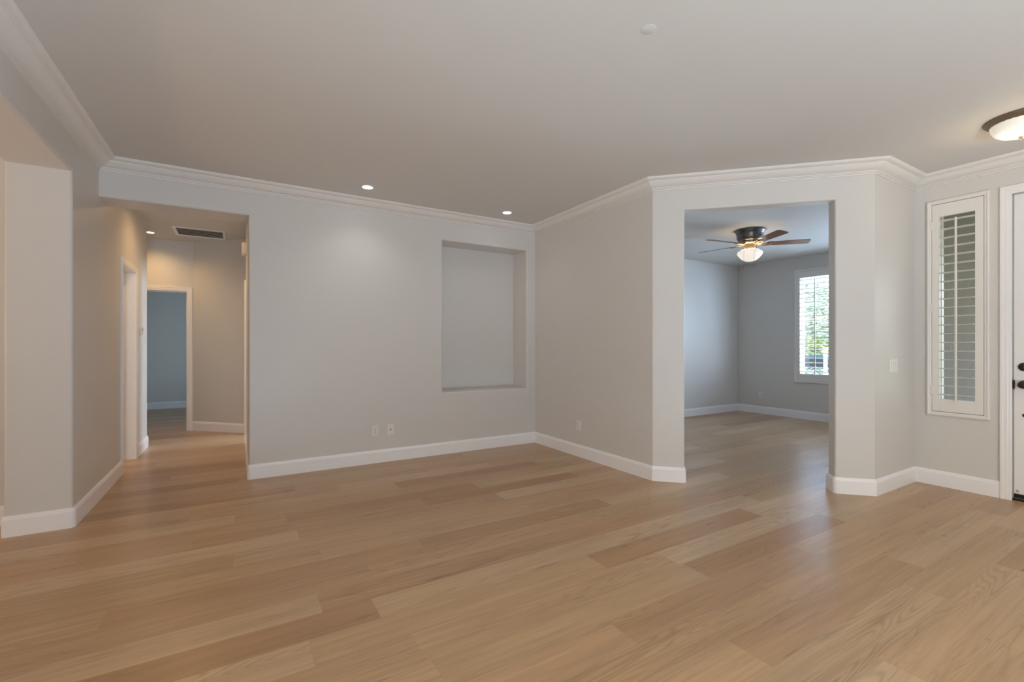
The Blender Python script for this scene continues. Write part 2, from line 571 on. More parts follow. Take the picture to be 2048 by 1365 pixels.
# hall
wall('wall_hall_right', (XH, 7.56), (XH, YN - 0.05), 0.12, [(7.56 - 7.45, 7.56 - 6.80, 0, 2.05)], bev=0)
DW0, DW1 = -1.475, -0.662
wall('wall_hall_end', (-3.0, 8.20), (-0.585, 8.20), 0.12, [(DW0 - 0.02 + 3.0, DW1 + 0.02 + 3.0, 0, 2.065)], bev=0)
wall('wall_hall_angle', (-0.585, 8.20), (XH + 0.05, 8.20 - 0.585 - XH - 0.05), 0.12)
wall('wall_bath_end', (XL - 0.30, 7.20), (-3.95, 7.20), 0.12)
wall('wall_hall_far', (-3.0, 7.0), (-3.0, 8.3), 0.1)
wall('wall_bath_far', (-3.9, 4.5), (-3.9, 7.3), 0.1, [(0.2, 1.3, 1.1, 2.3)], bev=0.01)
# bedroom beyond the hall doorway
wall('wall_bedroom_left', (-1.56, 8.25), (-1.56, 11.4), 0.1)
wall('wall_bedroom_back', (-1.7, 11.32), (1.7, 11.32), 0.1)
wall('wall_bedroom_right', (1.5, 11.4), (1.5, 8.0), 0.1, [(0.9, 2.1, 0.8, 2.2)], bev=0.01)
# room off the right of the hall
wall('wall_side_room_back', (0.15, 8.02), (3.7, 8.02), 0.1)
wall('wall_side_room_right', (3.6, 8.1), (3.6, DENY), 0.1, [(0.55, 1.75, 0.95, 2.15)], bev=0.01)
# den
wall('wall_den_back', (XS + 0.05, DENY), (DENX + 0.1, DENY), 0.15)
DW = [(4.225, 2.985), (2.84, 1.98)]
wall('wall_den_window', (DENX, DENY + 0.1), (DENX, YR), 0.19,
     [(DENY + .1 - a, DENY + .1 - b, 0.66, 2.515) for a, b in DW], bev=0.004)
wall('wall_den_front', (DENX + 0.19, 1.84), (4.66, 1.84), 0.10, bev=0)

# ------------------------------------------------------------------ crown moulding
ZB = 2.6825
crown = [(-0.004, CEIL + .004), (-0.004, ZB), (0.011, ZB), (0.012, ZB + .009), (0.008, ZB + .0105), (0.0155, ZB + .012), (0.0165, ZB + .019), (0.0125, ZB + .0205), (0.0215, ZB + .0215),
         (0.023, ZB + .029), (0.0185, ZB + .032), (0.030, ZB + .0345), (0.036, ZB + .036), (0.050, ZB + .041), (0.064, ZB + .049), (0.077, ZB + .059), (0.086, ZB + .068),
         (0.0835, ZB + .0745), (0.0935, ZB + .077), (0.103, ZB + .078), (0.114, ZB + .081), (0.121, ZB + .087), (0.126, ZB + .094), (0.127, CEIL + .004)]
bm = bmesh.new()
sweep(bm, [(XL, YREAR), (XL, YB), (XS, YB), Cc, Dc, (XD, YR), (XD, YREAR)], crown)
struct('trim_1', bm, 'crown')

# ------------------------------------------------------------------ baseboards
HB = 0.1356
base = [(-0.003, -0.003), (-0.003, HB), (0.004, HB), (0.0075, HB - .003), (0.0115, HB - .014), (0.0135, HB - .021), (0.015, HB - .026), (0.015, -0.003)]
def baseboard(name, path):
    bm = bmesh.new()
    sweep(bm, path, base)
    return struct(name, bm, 'baseboard')
R = 0.019
pier = [(XL - 0.335, YP)] + round_corner((XL - 0.335, YP), (XL, YP), (XL, 5.0), R)
pier = [(XL - 0.335, YP + 0.29)] + round_corner((XL - .335, YP + .3), (XL - .335, YP), (XL, YP), R) + pier[1:]
baseboard('baseboard_left', pier + [(XL, LD0 - 0.065)])
baseboard('baseboard_dining', [(XFAR, YREAR), (XFAR, 4.545), (XL - 0.335, 4.545)])
baseboard('baseboard_hall_left', [(XL, LD1 + 0.065)] + round_corner((XL, 6.5), (XL, 7.20), (-2, 7.20), R) + [(-2.9, 7.20)])
baseboard('baseboard_back', [(XH, 6.735)] + round_corner((XH, 6.7), (XH, YB), (XS, YB), R) + [(XS, YB), Cc]
          + round_corner(Cc, (3.489, 6.2446 - 3.489), (3.489 + .1, 6.2446 - 3.489 + .1), R) + [(3.489 + .098, 6.2446 - 3.489 + .098)])
baseboard('baseboard_entry', [(4.340 + .1, 6.2446 - 4.340 + .1)] + round_corner((4.34 + .1, 6.2446 - 4.34 + .1), (4.340, 6.2446 - 4.340), Dc, R)
          + [Dc, (XD, YR), (XD, 1.142)])
baseboard('baseboard_entry_right', [(XD, 0.10), (XD, YREAR)])
baseboard('baseboard_hall_end', [(-3.0, 8.20), (DW0 - 0.065, 8.20)])
baseboard('baseboard_hall_angle', [(DW1 + 0.065, 8.20), (-0.585, 8.20), (XH, 8.20 - 0.585 - XH)])
baseboard('baseboard_bedroom', [(-1.56, 8.35), (-1.56, 11.32), (1.5, 11.32), (1.5, 8.4)])
baseboard('baseboard_den', [(XS + 0.14, DENY), (DENX, DENY), (DENX, 1.84), (4.9, 1.84)])
baseboard('baseboard_bath', [(-3.9, 4.7), (-3.9, 7.08)])

# ------------------------------------------------------------------ door casings and jambs
def casing(name, p0, p1, ztop, cw=0.063, stick=0.018, jamb=None, m='trim'):
    """casing round an opening p0->p1 (visible side right of p0->p1); jamb = wall thickness lined"""
    p0, p1 = Vector(p0), Vector(p1)
    d = (p1 - p0).normalized()
    W = (p1 - p0).length
    nr = Vector((d.y, -d.x))
    bm = bmesh.new()
    # mitred frame: profile across width (w outward from opening, depth)
    prof = [(0.0, 0.0), (0.0, 0.008), (0.006, 0.011), (0.018, 0.012), (0.024, 0.0145), (0.046, 0.016), (0.052, stick), (cw, stick), (cw, 0.0)]
    def pt(s, z, dep):
        q = p0 + d * s + nr * dep
        return bm.verts.new((q.x, q.y, z))
    rows = []
    for wd, dep in prof:
        rows.append([pt(-wd, -0.002, dep), pt(-wd, ztop + wd, dep), pt(W + wd, ztop + wd, dep), pt(W + wd, -0.002, dep)])
    n = len(prof)
    for i in range(n):
        A, B = rows[i], rows[(i + 1) % n]
        for k in range(3):
            bm.faces.new((A[k], A[k + 1], B[k + 1], B[k]))
    bm.faces.new([r[0] for r in rows]); bm.faces.new([r[3] for r in rows][::-1])
    if jamb:
        T = 0.02
        def bx(s0, s1, z0, z1, d0, d1):
            t = bmesh.new(); bmesh.ops.create_cube(t, size=1)
            for v in t.verts:
                s = s0 + (v.co.x + .5) * (s1 - s0); dd = d0 + (v.co.y + .5) * (d1 - d0)
                q = p0 + d * s - nr * dd
                v.co = (q.x, q.y, z0 + (v.co.z + .5) * (z1 - z0))
            merge(bm, t)
        bx(-T, 0, -0.002, ztop, 0, jamb); bx(W, W + T, -0.002, ztop, 0, jamb); bx(-T, W + T, ztop, ztop + T, 0, jamb)
        # door stop
        j2 = min(jamb * 0.42, 0.10)
        bx(0, 0.011, 0, ztop - 0.011, j2, j2 + 0.035); bx(W - 0.011, W, 0, ztop - 0.011, j2, j2 + 0.035); bx(0, W, ztop - 0.011, ztop, j2, j2 + 0.035)
    return struct(name, bm, m)

c_left = casing('trim_2', (XL, LD0), (XL, LD1), 2.052, jamb=0.335)
c_end = casing('trim_3', (DW0, 8.20), (DW1, 8.20), 2.045, jamb=0.12)
casing('trim_4', (XH, 7.45 - .02), (XH, 6.80 + .0), 2.03, jamb=0.12)
bm = bmesh.new(); box(bm, XL - 0.195, XL - 0.165, LD1 - 0.0025, LD1 + 0.001, 0.885, 0.945, 0.0008, 1)
strike = link('strike_plate', bm, 'gold', c_left); strike['label'] = 'small brown bronze strike plate'
# inner casing of the thin door edge standing behind the left opening is not seen

# ------------------------------------------------------------------ front door
cas = casing('trim_5', (XD, 1.079), (XD, 0.171), 2.482, cw=0.065, stick=0.02)
bm = bmesh.new()
box(bm, XD + 0.045, XD + 0.16, 1.079, 1.087, 0, 2.49); box(bm, XD + 0.045, XD + 0.16, 0.163, 0.171, 0, 2.49); box(bm, XD + 0.045, XD + 0.16, 0.163, 1.087, 2.482, 2.49)
link('jamb', bm, 'trim', cas)
door = bpy.data.objects.new('door_1', None); COL.objects.link(door); door['kind'] = 'structure'
door.location = (XD + 0.03, 0.625, 0.0)
bm = bmesh.new()
Wd = 0.906 / 2 - 0.003
box(bm, 0.008, 0.045, -Wd, Wd, 0.052, 2.478)
# stiles, rails and raised panels on the room side
def dface(y0, y1, z0, z1, x0=0.0): box(bm, x0, 0.02, y0, y1, z0, z1, 0.003, 1)
for y0, y1 in ((-Wd, -Wd + .12), (Wd - .12, Wd), (-.055, .055)):
    dface(y0, y1, 0.052, 2.478)
for z0, z1 in ((.052, .30), (1.0, 1.14), (1.86, 1.96), (2.36, 2.478)):
    dface(-Wd + .1202, -.0552, z0, z1); dface(.0552, Wd - .1202, z0, z1)
for (za, zb) in ((.30, 1.0), (1.14, 1.86), (1.96, 2.36)):
    for (ya, yb) in ((-Wd + .12, -.055), (.055, Wd - .12)):
        dface(ya + .035, yb - .035, za + .035, zb - .035, 0.004)
slab = link('door_panel', bm, 'trim', door)
def knob_prof(s=1.0):
    return [(0.0, 0.0), (0.033 * s, 0.0), (0.034 * s, 0.006), (0.030 * s, 0.012), (0.012 * s, 0.016), (0.011 * s, 0.03), (0.022 * s, 0.038), (0.028 * s, 0.050), (0.026 * s, 0.060), (0.014 * s, 0.066), (0, 0.067)]
rx = Matrix.Rotation(-PI / 2, 4, 'Y')
bm = bmesh.new(); t = bmesh.new(); lathe(t, knob_prof(), 32); merge(bm, t, rx)
link('door_knob', bm, 'bronze', door, True, (0.0, 1.018 - 0.625, 0.938))
bm = bmesh.new(); t = bmesh.new(); lathe(t, [(0, 0), (.034, 0), (.034, .006), (.028, .014), (.012, .016), (0, .016)], 32); merge(bm, t, rx)
box(bm, -0.034, -0.014, -0.005, 0.005, -0.018, 0.018, 0.003, 2)
link('deadbolt', bm, 'bronze', door, True, (0.0, 1.018 - 0.625, 1.081))
bm = bmesh.new(); t = bmesh.new(); lathe(t, [(0, 0), (.016, 0), (.016, .004), (.011, .012), (0, .014)], 24); merge(bm, t, rx)
link('handle_bolt', bm, 'bronze', door, True, (0.0, 1.012 - 0.625, 0.692))
bm = bmesh.new(); t = bmesh.new(); lathe(t, [(0, 0), (.010, 0), (.010, .002), (.005, .006), (0, .006)], 20); merge(bm, t, rx)
link('screw_cap', bm, 'screw', door, True, (0.0, 1.055 - 0.625, 0.075))
bm = bmesh.new(); box(bm, -0.012, 0.002, Wd - 0.006, Wd + 0.004, 0.90, 0.972, 0.002, 1)
link('latch', bm, 'bronze', door)
bm = bmesh.new()
box(bm, -0.004, 0.012, -Wd, Wd, 0.020, 0.052, 0.002, 1)
for k in range(3):
    box(bm, -0.008, 0.0, -Wd, Wd, 0.022 + k * .010, 0.028 + k * .010, 0.002, 1)
link('door_sweep', bm, 'bronze', door)
bm = bmesh.new(); box(bm, XD + 0.012, XD + 0.16, 0.171, 1.079, -0.01, 0.018, 0.005, 2)
link('threshold', bm, 'bronze', cas)

# ------------------------------------------------------------------ plantation shutters
def louver_bm(length, wide=0.064, th=0.0105, n=14):
    bm = bmesh.new()
    ring = []
    for s in (-length / 2, length / 2):
        ring.append([bm.verts.new((wide / 2 * math.cos(2 * PI * k / n), s, th / 2 * math.sin(2 * PI * k / n))) for k in range(n)])
    for k in range(n):
        bm.faces.new((ring[0][k], ring[0][(k + 1) % n], ring[1][(k + 1) % n], ring[1][k]))
    bm.faces.new(ring[0][::-1]); bm.faces.new(ring[1])
    return bm

def shutter(name, label, x, ya, yb, z0, z1, panels, tilt, hinge_left=True):
    """interior shutter on a wall facing -X; ya > yb outer frame, panels [(y_hi, y_lo)] sash outer edges"""
    root = thing(name, label, 'shutter', (x, (ya + yb) / 2, z0))
    cy, cz = (ya + yb) / 2, z0
    f = 0.034
    bm = bmesh.new()
    prof = [(0.0, 0.03), (0.0, -0.020), (0.004, -0.024), (0.012, -0.026), (0.020, -0.021), (0.026, -0.021), (f, -0.017), (f, 0.03)]
    rows = []
    for wd, dep in prof:
        Y0, Y1, Z0, Z1 = ya - wd, yb + wd, z0 + wd, z1 - wd
        rows.append([bm.verts.new((dep, Y0 - cy, Z0 - cz)), bm.verts.new((dep, Y0 - cy, Z1 - cz)), bm.verts.new((dep, Y1 - cy, Z1 - cz)), bm.verts.new((dep, Y1 - cy, Z0 - cz))])
    for i in range(len(prof)):
        A, B = rows[i], rows[(i + 1) % len(prof)]
        for k in range(4):
            bm.faces.new((A[k], A[(k + 1) % 4], B[(k + 1) % 4], B[k]))
    link('outer_frame', bm, 'shutter', root)
    lv = None
    for (ph, pl) in panels:
        st, rl = 0.052, 0.112
        zb, zt = z0 + f + 0.004, z1 - f - 0.004
        bm = bmesh.new()
        xs0, xs1 = -0.018, 0.010
        box(bm, xs0, xs1, ph - st - cy, ph - cy, zb - cz, zt - cz, 0.002, 1)
        box(bm, xs0, xs1, pl - cy, pl + st - cy, zb - cz, zt - cz, 0.002, 1)
        box(bm, xs0, xs1, pl + st - cy - .001, ph - st - cy + .001, zb - cz, zb + rl - cz, 0.002, 1)
        box(bm, xs0, xs1, pl + st - cy - .001, ph - st - cy + .001, zt - rl - cz, zt - cz, 0.002, 1)
        link('sash', bm, 'shutter', root)
        a, b = zb + rl, zt - rl
        n = 21
        for k in range(n):
            zz = a + (k + 0.5) * (b - a) / n
            if lv is None:
                o = link('louver', louver_bm(ph - pl - 2 * st - 0.004), 'shutter', root, True)
                lv = o
            else:
                o = lv.copy(); COL.objects.link(o); o.parent = root
            o.location = (-0.004, (ph + pl) / 2 - cy, zz - cz)
            o.rotation_euler = (0, math.radians(tilt), 0)
        bm = bmesh.new()
        box(bm, -0.047, -0.036, -0.007, 0.007, a - 0.02, b - 0.03, 0.002, 1)
        link('tilt_rod', bm, 'shutter', root, False, (0, (ph + pl) / 2 - cy, -cz))
        for q in (0.10, 0.5, 0.90):
            bm = bmesh.new()
            zz = zb + q * (zt - zb)
            box(bm, -0.024, -0.016, (ph if hinge_left else pl) - 0.012 - cy, (ph if hinge_left else pl) + 0.012 - cy, zz - .035 - cz, zz + .035 - cz, 0.002, 1)
            link('hinge', bm, 'shutter', root)
    return root

shutter('plantation_shutter', 'tall narrow white louvered shutter beside the front door', XD, 1.607, 1.203, 0.629, 2.549, [(1.571, 1.2395)], 3)
shutter('plantation_shutter', 'white louvered shutter on the bright den window beyond the opening', DENX, 4.251, 2.96, 0.622, 2.562,
        [(4.213, 3.608), (3.603, 2.998)], 11)
shutter('plantation_shutter', 'white louvered shutter on the den window nearest the den front wall', DENX, 2.865, 1.955, 0.622, 2.562,
        [(2.827, 2.413), (2.408, 1.993)], 11)

def window(name, x0, x1, y0, y1, z0, z1, fr=0.045, bars=()):
    """vinyl frame and pane set in an opening of a wall whose depth is along x"""
    bm = bmesh.new()
    box(bm, x0, x1, y0, y0 + fr, z0, z1, .003, 1); box(bm, x0, x1, y1 - fr, y1, z0, z1, .003, 1)
    box(bm, x0, x1, y0 + fr, y1 - fr, z0, z0 + fr, .003, 1); box(bm, x0, x1, y0 + fr, y1 - fr, z1 - fr, z1, .003, 1)
    for yb in bars:
        box(bm, x0 + .005, x1 - .005, yb - .022, yb + .022, z0 + fr, z1 - fr, .003, 1)
    o = struct(name, bm, 'vinyl')
    bm = bmesh.new(); xm = (x0 + x1) / 2
    box(bm, xm - .003, xm + .003, y0 + fr - .005, y1 - fr + .005, z0 + fr - .005, z1 - fr + .005)
    link('pane', bm, 'glass', o)
    return o
window('window_1', XD + 0.10, XD + 0.15, SL[1] + .001, SL[0] - .001, 0.665, 2.514, 0.035)
window('window_2', DENX + 0.125, DENX + 0.175, DW[0][1] + .001, DW[0][0] - .001, 0.661, 2.514, 0.05, bars=(3.605,))
window('window_3', DENX + 0.125, DENX + 0.175, DW[1][1] + .001, DW[1][0] - .001, 0.661, 2.514, 0.05)

# ------------------------------------------------------------------ ceiling fan in the den
fan = thing('ceiling_fan', 'five blade brown wood ceiling fan with lit white bowl in the den', 'ceiling fan', (5.80, 3.55, CEIL))
bm = bmesh.new()
lathe(bm, [(0, 0), (0.180, 0), (0.184, -0.006), (0.183, -0.016), (0.172, -0.030), (0.166, -0.048), (0.160, -0.056), (0.158, -0.100), (0.152, -0.122), (0.135, -0.142), (0.118, -0.150), (0, -0.150)], 56)
link('motor_housing', bm, 'pewter', fan, True)
bm = bmesh.new()
lathe(bm, [(0.118, -0.150), (0.122, -0.156), (0.118, -0.168), (0.100, -0.186), (0.080, -0.190), (0.0, -0.190)], 48)
for k in range(12):
    a = 2 * PI * k / 12
    t = bmesh.new(); box(t, -0.004, 0.004, -0.016, 0.016, -0.008, 0.008, .002, 1)
    merge(bm, t, Matrix.Translation((0.114 * math.cos(a), 0.114 * math.sin(a), -0.173)) @ Matrix.Rotation(a, 4, 'Z'))
link('vent_band', bm, 'brass', fan, True)
bm = bmesh.new()
lathe(bm, [(0.0, -0.190), (0.062, -0.190), (0.064, -0.200), (0.060, -0.222), (0.066, -0.228), (0.066, -0.236), (0.052, -0.240), (0.050, -0.250), (0.078, -0.258), (0.082, -0.266), (0.0, -0.266)], 48)
link('light_fitter', bm, 'brass', fan, True)
bm = bmesh.new()
lathe(bm, [(0.078, -0.264), (0.115, -0.2685), (0.145, -0.284), (0.153, -0.302), (0.149, -0.322), (0.130, -0.348), (0.105, -0.376), (0.075, -0.398), (0.040, -0.409), (0, -0.412)], 56)
link('light_bowl', bm, 'frost', fan, True)
bm = bmesh.new(); lathe(bm, [(0.084, -0.2635), (0.110, -0.2665), (0.110, -0.2655), (0.084, -0.2625)], 40)  # glowing ring added to throw light up onto ceiling and blades
link('upglow_ring', bm, 'upglow_ring', fan, True)
for (cx_, cy_, ln) in ((-0.163, -0.019, 0.225), (-0.108, -0.122, 0.215)):
    bm = bmesh.new(); tube(bm, [(0.38 * cx_, 0.38 * cy_, -0.215), (0.8 * cx_, 0.8 * cy_, -0.228), (0.97 * cx_, 0.97 * cy_, -0.245), (cx_, cy_, -0.275), (cx_, cy_, -0.275 - ln)], 0.0012, 6)
    t = bmesh.new(); lathe(t, [(0, -0.028), (0.005, -0.024), (0.006, -0.012), (0.003, 0), (0, 0)], 12, (cx_, cy_, -0.275 - ln)); merge(bm, t)
    link('pull_chain', bm, 'brass', fan, True)
def blade_mesh():
    bm = bmesh.new()
    L0, L1 = 0.205, 0.70
    out = []
    nseg = 10
    def hw(u): return 0.052 + 0.016 * u
    for k in range(nseg + 1):
        u = k / nseg
        out.append((L0 + (L1 - L0 - 0.03) * u, hw(u)))
    # rounded tip corners
    for a in (60, 30, 0):
        out.append((L1 - 0.03 + 0.03 * math.cos(math.radians(a)), hw(1) - 0.03 + 0.03 * math.sin(math.radians(a))))
    top = [(x_, y_) for x_, y_ in out] + [(x_, -y_) for x_, y_ in reversed(out)]
    lo = [bm.verts.new((x_, y_, -0.003)) for x_, y_ in top]
    hi = [bm.verts.new((x_, y_, 0.003)) for x_, y_ in top]
    bm.faces.new(lo[::-1]); bm.faces.new(hi)
    n = len(top)
    for k in range(n):
        bm.faces.new((lo[k], lo[(k + 1) % n], hi[(k + 1) % n], hi[k]))
    return bm
def iron_mesh():
    bm = bmesh.new()
    for s in (-1, 1):
        tube(bm, [(0.095, 0.010 * s, 0.002), (0.125, 0.014 * s, -0.004), (0.155, 0.030 * s, -0.012), (0.190, 0.046 * s, -0.010), (0.222, 0.038 * s, -0.0085), (0.245, 0.016 * s, -0.0085), (0.250, 0.0, -0.0085)], 0.0055, 8)
    tube(bm, [(0.095, 0, 0.0), (0.15, 0, -0.013), (0.20, 0, -0.0095), (0.262, 0, -0.0085)], 0.007, 8)
    for (x_, y_) in ((0.215, 0.036), (0.215, -0.036), (0.255, 0.0)):
        lathe(bm, [(0, -0.014), (0.009, -0.013), (0.011, -0.008), (0.011, -0.0035), (0, -0.0035)], 14, (x_, y_, 0))
    return bm
bl0 = ir0 = None
for k in range(5):
    a = math.radians(26 + 72 * k)
    mt = Matrix.Rotation(a, 4, 'Z') @ Matrix.Rotation(math.radians(-12), 4, 'X')
    if bl0 is None:
        bl0 = link('blade', blade_mesh(), 'blade', fan); b = bl0
        ir0 = link('blade_iron', iron_mesh(), 'brass', bl0, True)
    else:
        b = bl0.copy(); COL.objects.link(b); b.parent = fan
        i_ = ir0.copy(); COL.objects.link(i_); i_.parent = b
    b.matrix_local = Matrix.Translation((0, 0, -0.186)) @ mt

# ------------------------------------------------------------------ entry flush light
el = thing('flush_ceiling_light', 'round lit ceiling light with bronze ring near the front door', 'ceiling light', (4.50, 0.865, CEIL))
bm = bmesh.new()
lathe(bm, [(0, 0), (0.174, 0), (0.178, -0.004), (0.178, -0.010), (0.168, -0.020), (0.155, -0.030), (0.146, -0.036), (0.138, -0.036), (0.138, -0.02), (0, -0.02)], 64)
link('ring', bm, 'lamp_ring', el, True)
bm = bmesh.new()
n_ = 104
prof_b = [(0.146, -0.030), (0.147, -0.042), (0.141, -0.064), (0.126, -0.088), (0.100, -0.108), (0.065, -0.121), (0.030, -0.126), (0.0, -0.127)]
rings = []
for r_, z_ in prof_b:
    if r_ == 0:
        rings.append([bm.verts.new((0, 0, z_))])
    else:
        rings.append([bm.verts.new(((r_ * (1 + 0.008 * (r_ / .146) * math.cos(26 * 2 * PI * k / n_))) * math.cos(2 * PI * k / n_), (r_ * (1 + 0.008 * (r_ / .146) * math.cos(26 * 2 * PI * k / n_))) * math.sin(2 * PI * k / n_), z_)) for k in range(n_)])
for A, B in zip(rings, rings[1:]):
    for k in range(n_):
        k2 = (k + 1) % n_
        if len(B) == 1:
            bm.faces.new((A[k], A[k2], B[0]))
        else:
            bm.faces.new((A[k], A[k2], B[k2], B[k]))
link('glass_bowl', bm, 'lamp_bowl', el, True)
bm = bmesh.new()
lathe(bm, [(0, -0.123), (0.013, -0.124), (0.014, -0.130), (0.008, -0.135), (0.009, -0.140), (0.005, -0.147), (0, -0.149)], 24)
link('finial', bm, 'finial', el, True)
lamp('entry_bulb', 'POINT', (4.50, 0.865, CEIL - 0.19), (0, 0, 0), 3.4, (1.00, 0.74, 0.42), shadow_soft_size=0.09)

# ------------------------------------------------------------------ recessed downlights
def downlight(x, y, lens, label, energy, color, blend=0.9, size=PI * 0.72, r=0.060):
    o = thing('recessed_downlight', label, 'downlight', (x, y, CEIL), group='recessed downlights')
    bm = bmesh.new()
    lathe(bm, [(r - .014, -0.001), (r - .012, -0.005), (r - .002, -0.006), (r, -0.003), (r, 0.001)], 48)
    link('trim_ring', bm, 'trim', o, True)
    bm = bmesh.new()
    lathe(bm, [(0, -0.0015), (r - 0.013, -0.0015), (r - .013, 0.001), (0, 0.001)], 48)
    link('lens', bm, lens, o)
    lamp('downlight_beam', 'SPOT', (x, y, CEIL - 0.012), (0, 0, 0), energy, color, spot_size=size, spot_blend=blend, shadow_soft_size=0.04)
    return o
downlight(1.06, 4.478, 'led', 'left of two lit downlights above the long back wall', 10, (1.0, 0.95, 0.96))
downlight(2.636, 4.511, 'led', 'right of two lit downlights above the wall niche', 7, (1.0, 0.95, 0.96))
downlight(-1.035, 7.765, 'led_warm', 'warm lit downlight in the hallway ceiling by the return grille', 36, (1.0, 0.62, 0.27), 1.0, PI * 0.84)
lamp('hall_near_downlight_beam', 'SPOT', (-0.45, 6.15, CEIL - 0.012), (0, 0, 0), 40, (1.0, 0.62, 0.28), spot_size=PI * 0.95, spot_blend=1.0, shadow_soft_size=0.05)

# ------------------------------------------------------------------ return air grille
gr = thing('air_grille', 'square louvered return air grille in the hallway ceiling', 'vent', (-0.452, 7.465, CEIL))
gx, gy = 0.292, 0.265
bm = bmesh.new()
for (a, b, c, d) in ((-gx, gx, -gy, -gy + .035), (-gx, gx, gy - .035, gy), (-gx, -gx + .035, -gy + .035, gy - .035), (gx - .035, gx, -gy + .035, gy - .035)):
    box(bm, a, b, c, d, -0.010, 0.001, 0.003, 1)
link('frame', bm, 'trim', gr)
bm = bmesh.new(); box(bm, -gx + .03, gx - .03, -gy + .03, gy - .03, -0.0015, 0.0005); link('duct', bm, 'slot', gr)
sl0 = None
nsl = 6
for k in range(nsl):
    yy = -gy + .035 + (k + .5) * (2 * gy - .07) / nsl
    if sl0 is None:
        bm = bmesh.new(); box(bm, -gx + .035, gx - .035, -0.0200, 0.0200, -0.0008, 0.0008); o = sl0 = link('slat', bm, 'trim', gr)
    else:
        o = sl0.copy(); COL.objects.link(o); o.parent = gr
    o.location = (0, yy, -0.0075)
    o.rotation_euler = (math.radians(8), 0, 0)

# ------------------------------------------------------------------ ceiling cover plate
bm = bmesh.new(); lathe(bm, [(0, -0.002), (0.036, -0.002), (0.038, -0.001), (0.038, 0.0), (0, 0.0)], 40)
o = link('ceiling_cover', bm, 'ceiling', None, True, (1.699, 1.549, CEIL))
o['label'] = 'small round painted cover flush on the ceiling'; o['category'] = 'cover plate'

# ------------------------------------------------------------------ wall plates; local x right along wall, y out of wall (toward -y), z up
def plate_frame(name, label, cat, pos, ang, group=None):
    return thing(name, label, cat, pos, (0, 0, ang), group)
def plate(root, w_, h_):
    bm = bmesh.new(); box(bm, -w_ / 2, w_ / 2, -0.006, 0.001, -h_ / 2, h_ / 2, 0.0025, 2); return link('cover_plate', bm, 'plastic', root)
def duplex(label, pos, ang):
    o = plate_frame('electrical_outlet', label, 'outlet', pos, ang, 'duplex outlets')
    plate(o, 0.070, 0.115)
    for s in (-1, 1):
        bm = bmesh.new(); box(bm, -0.0165, 0.0165, -0.009, -0.004, s * .0195 - .0140, s * .0195 + .0140, 0.004, 3)
        r_ = link('receptacle', bm, 'plastic', o)
        bm = bmesh.new()
        box(bm, -0.0080, -0.0055, -0.0094, -0.008, s * .0195 - .001, s * .0195 + .008)
        box(bm, 0.0055, 0.0080, -0.0094, -0.008, s * .0195 - .001, s * .0195 + .008)
        lathe(bm, [(0, 0), (0.0028, 0), (0.0028, 0.001), (0, 0.001)], 12, (0, 0, 0))
        for v in list(bm.verts)[-26:]:
            v.co = Vector((v.co.x, -0.0095 + v.co.z, s * .0195 - .0075 + v.co.y))
        link('slots', bm, 'slot', r_)
    bm = bmesh.new(); box(bm, -0.003, 0.003, -0.0075, -0.005, -0.003, 0.003, 0.001, 1); link('screw', bm, 'screw', o)
    return o
duplex('white duplex outlet low on back wall, left of the cable jack plate', (1.243, YB, 0.345), 0)
duplex('white outlet low on the side wall near the room corner', (XS, 4.028, 0.350), -PI / 2)
duplex('small white outlet low on the den wall beneath the ceiling fan', (DENX, 4.858, 0.346), -PI / 2)
cj = plate_frame('cable_jack', 'white cable jack plate on back wall, right of the duplex outlet', 'wall jack', (1.407, YB, 0.342), 0)
plate(cj, 0.070, 0.115)
bm = bmesh.new(); t = bmesh.new(); lathe(t, [(0, 0), (.0075, 0), (.0075, .004), (.0048, .005), (.0048, .012), (0, .012)], 16)
merge(bm, t, Matrix.Translation((0, -0.005, 0)) @ Matrix.Rotation(PI / 2, 4, 'X')); link('connector', bm, 'slot', cj, True)
for s in (-1, 1):
    bm = bmesh.new(); t = bmesh.new(); lathe(t, [(0, 0), (.0034, 0), (.0034, .001), (0, .0016)], 12)
    merge(bm, t, Matrix.Translation((0, -0.0058, s * .042)) @ Matrix.Rotation(PI / 2, 4, 'X')); link('screw', bm, 'screw', cj)
sw = plate_frame('light_switch', 'white triple rocker light switch on the short entry wall', 'light switch', (4.903, YR, 1.076), 0)
plate(sw, 0.165, 0.117)
for k in (-1, 0, 1):
    bm = bmesh.new(); box(bm, -0.0165, 0.0165, -0.0095, -0.004, -0.033, 0.033, 0.0015, 1)
    r_ = link('rocker', bm, 'plastic', sw, False, (k * 0.046, 0, 0), (math.radians(3), 0, 0))
th = plate_frame('thermostat', 'small white thermostat on the hallway wall beside the door casing', 'thermostat', (XL, 6.705, 1.425), PI / 2)
bm = bmesh.new(); box(bm, -0.065, 0.065, -0.010, 0.001, -0.050, 0.050, 0.003, 2); link('back_plate', bm, 'plastic', th)
bm = bmesh.new(); box(bm, -0.055, 0.055, -0.028, -0.009, -0.042, 0.042, 0.006, 3); link('body', bm, 'plastic', th)
bm = bmesh.new(); box(bm, -0.03, 0.03, -0.0288, -0.027, 0.0, 0.026); link('screen', bm, 'screw', th)
ch = plate_frame('door_chime', 'beige box chime mounted high on the right hallway wall', 'door chime', (XH, 6.33, 2.408), -PI / 2)
bm = bmesh.new(); box(bm, -0.085, 0.085, -0.050, 0.001, -0.062, 0.066, 0.006, 3); link('housing', bm, 'plastic', ch)
bm = bmesh.new(); box(bm, -0.075, 0.075, -0.043, -0.004, -0.072, -0.060, 0.003, 1); link('base_lip', bm, 'plastic', ch)

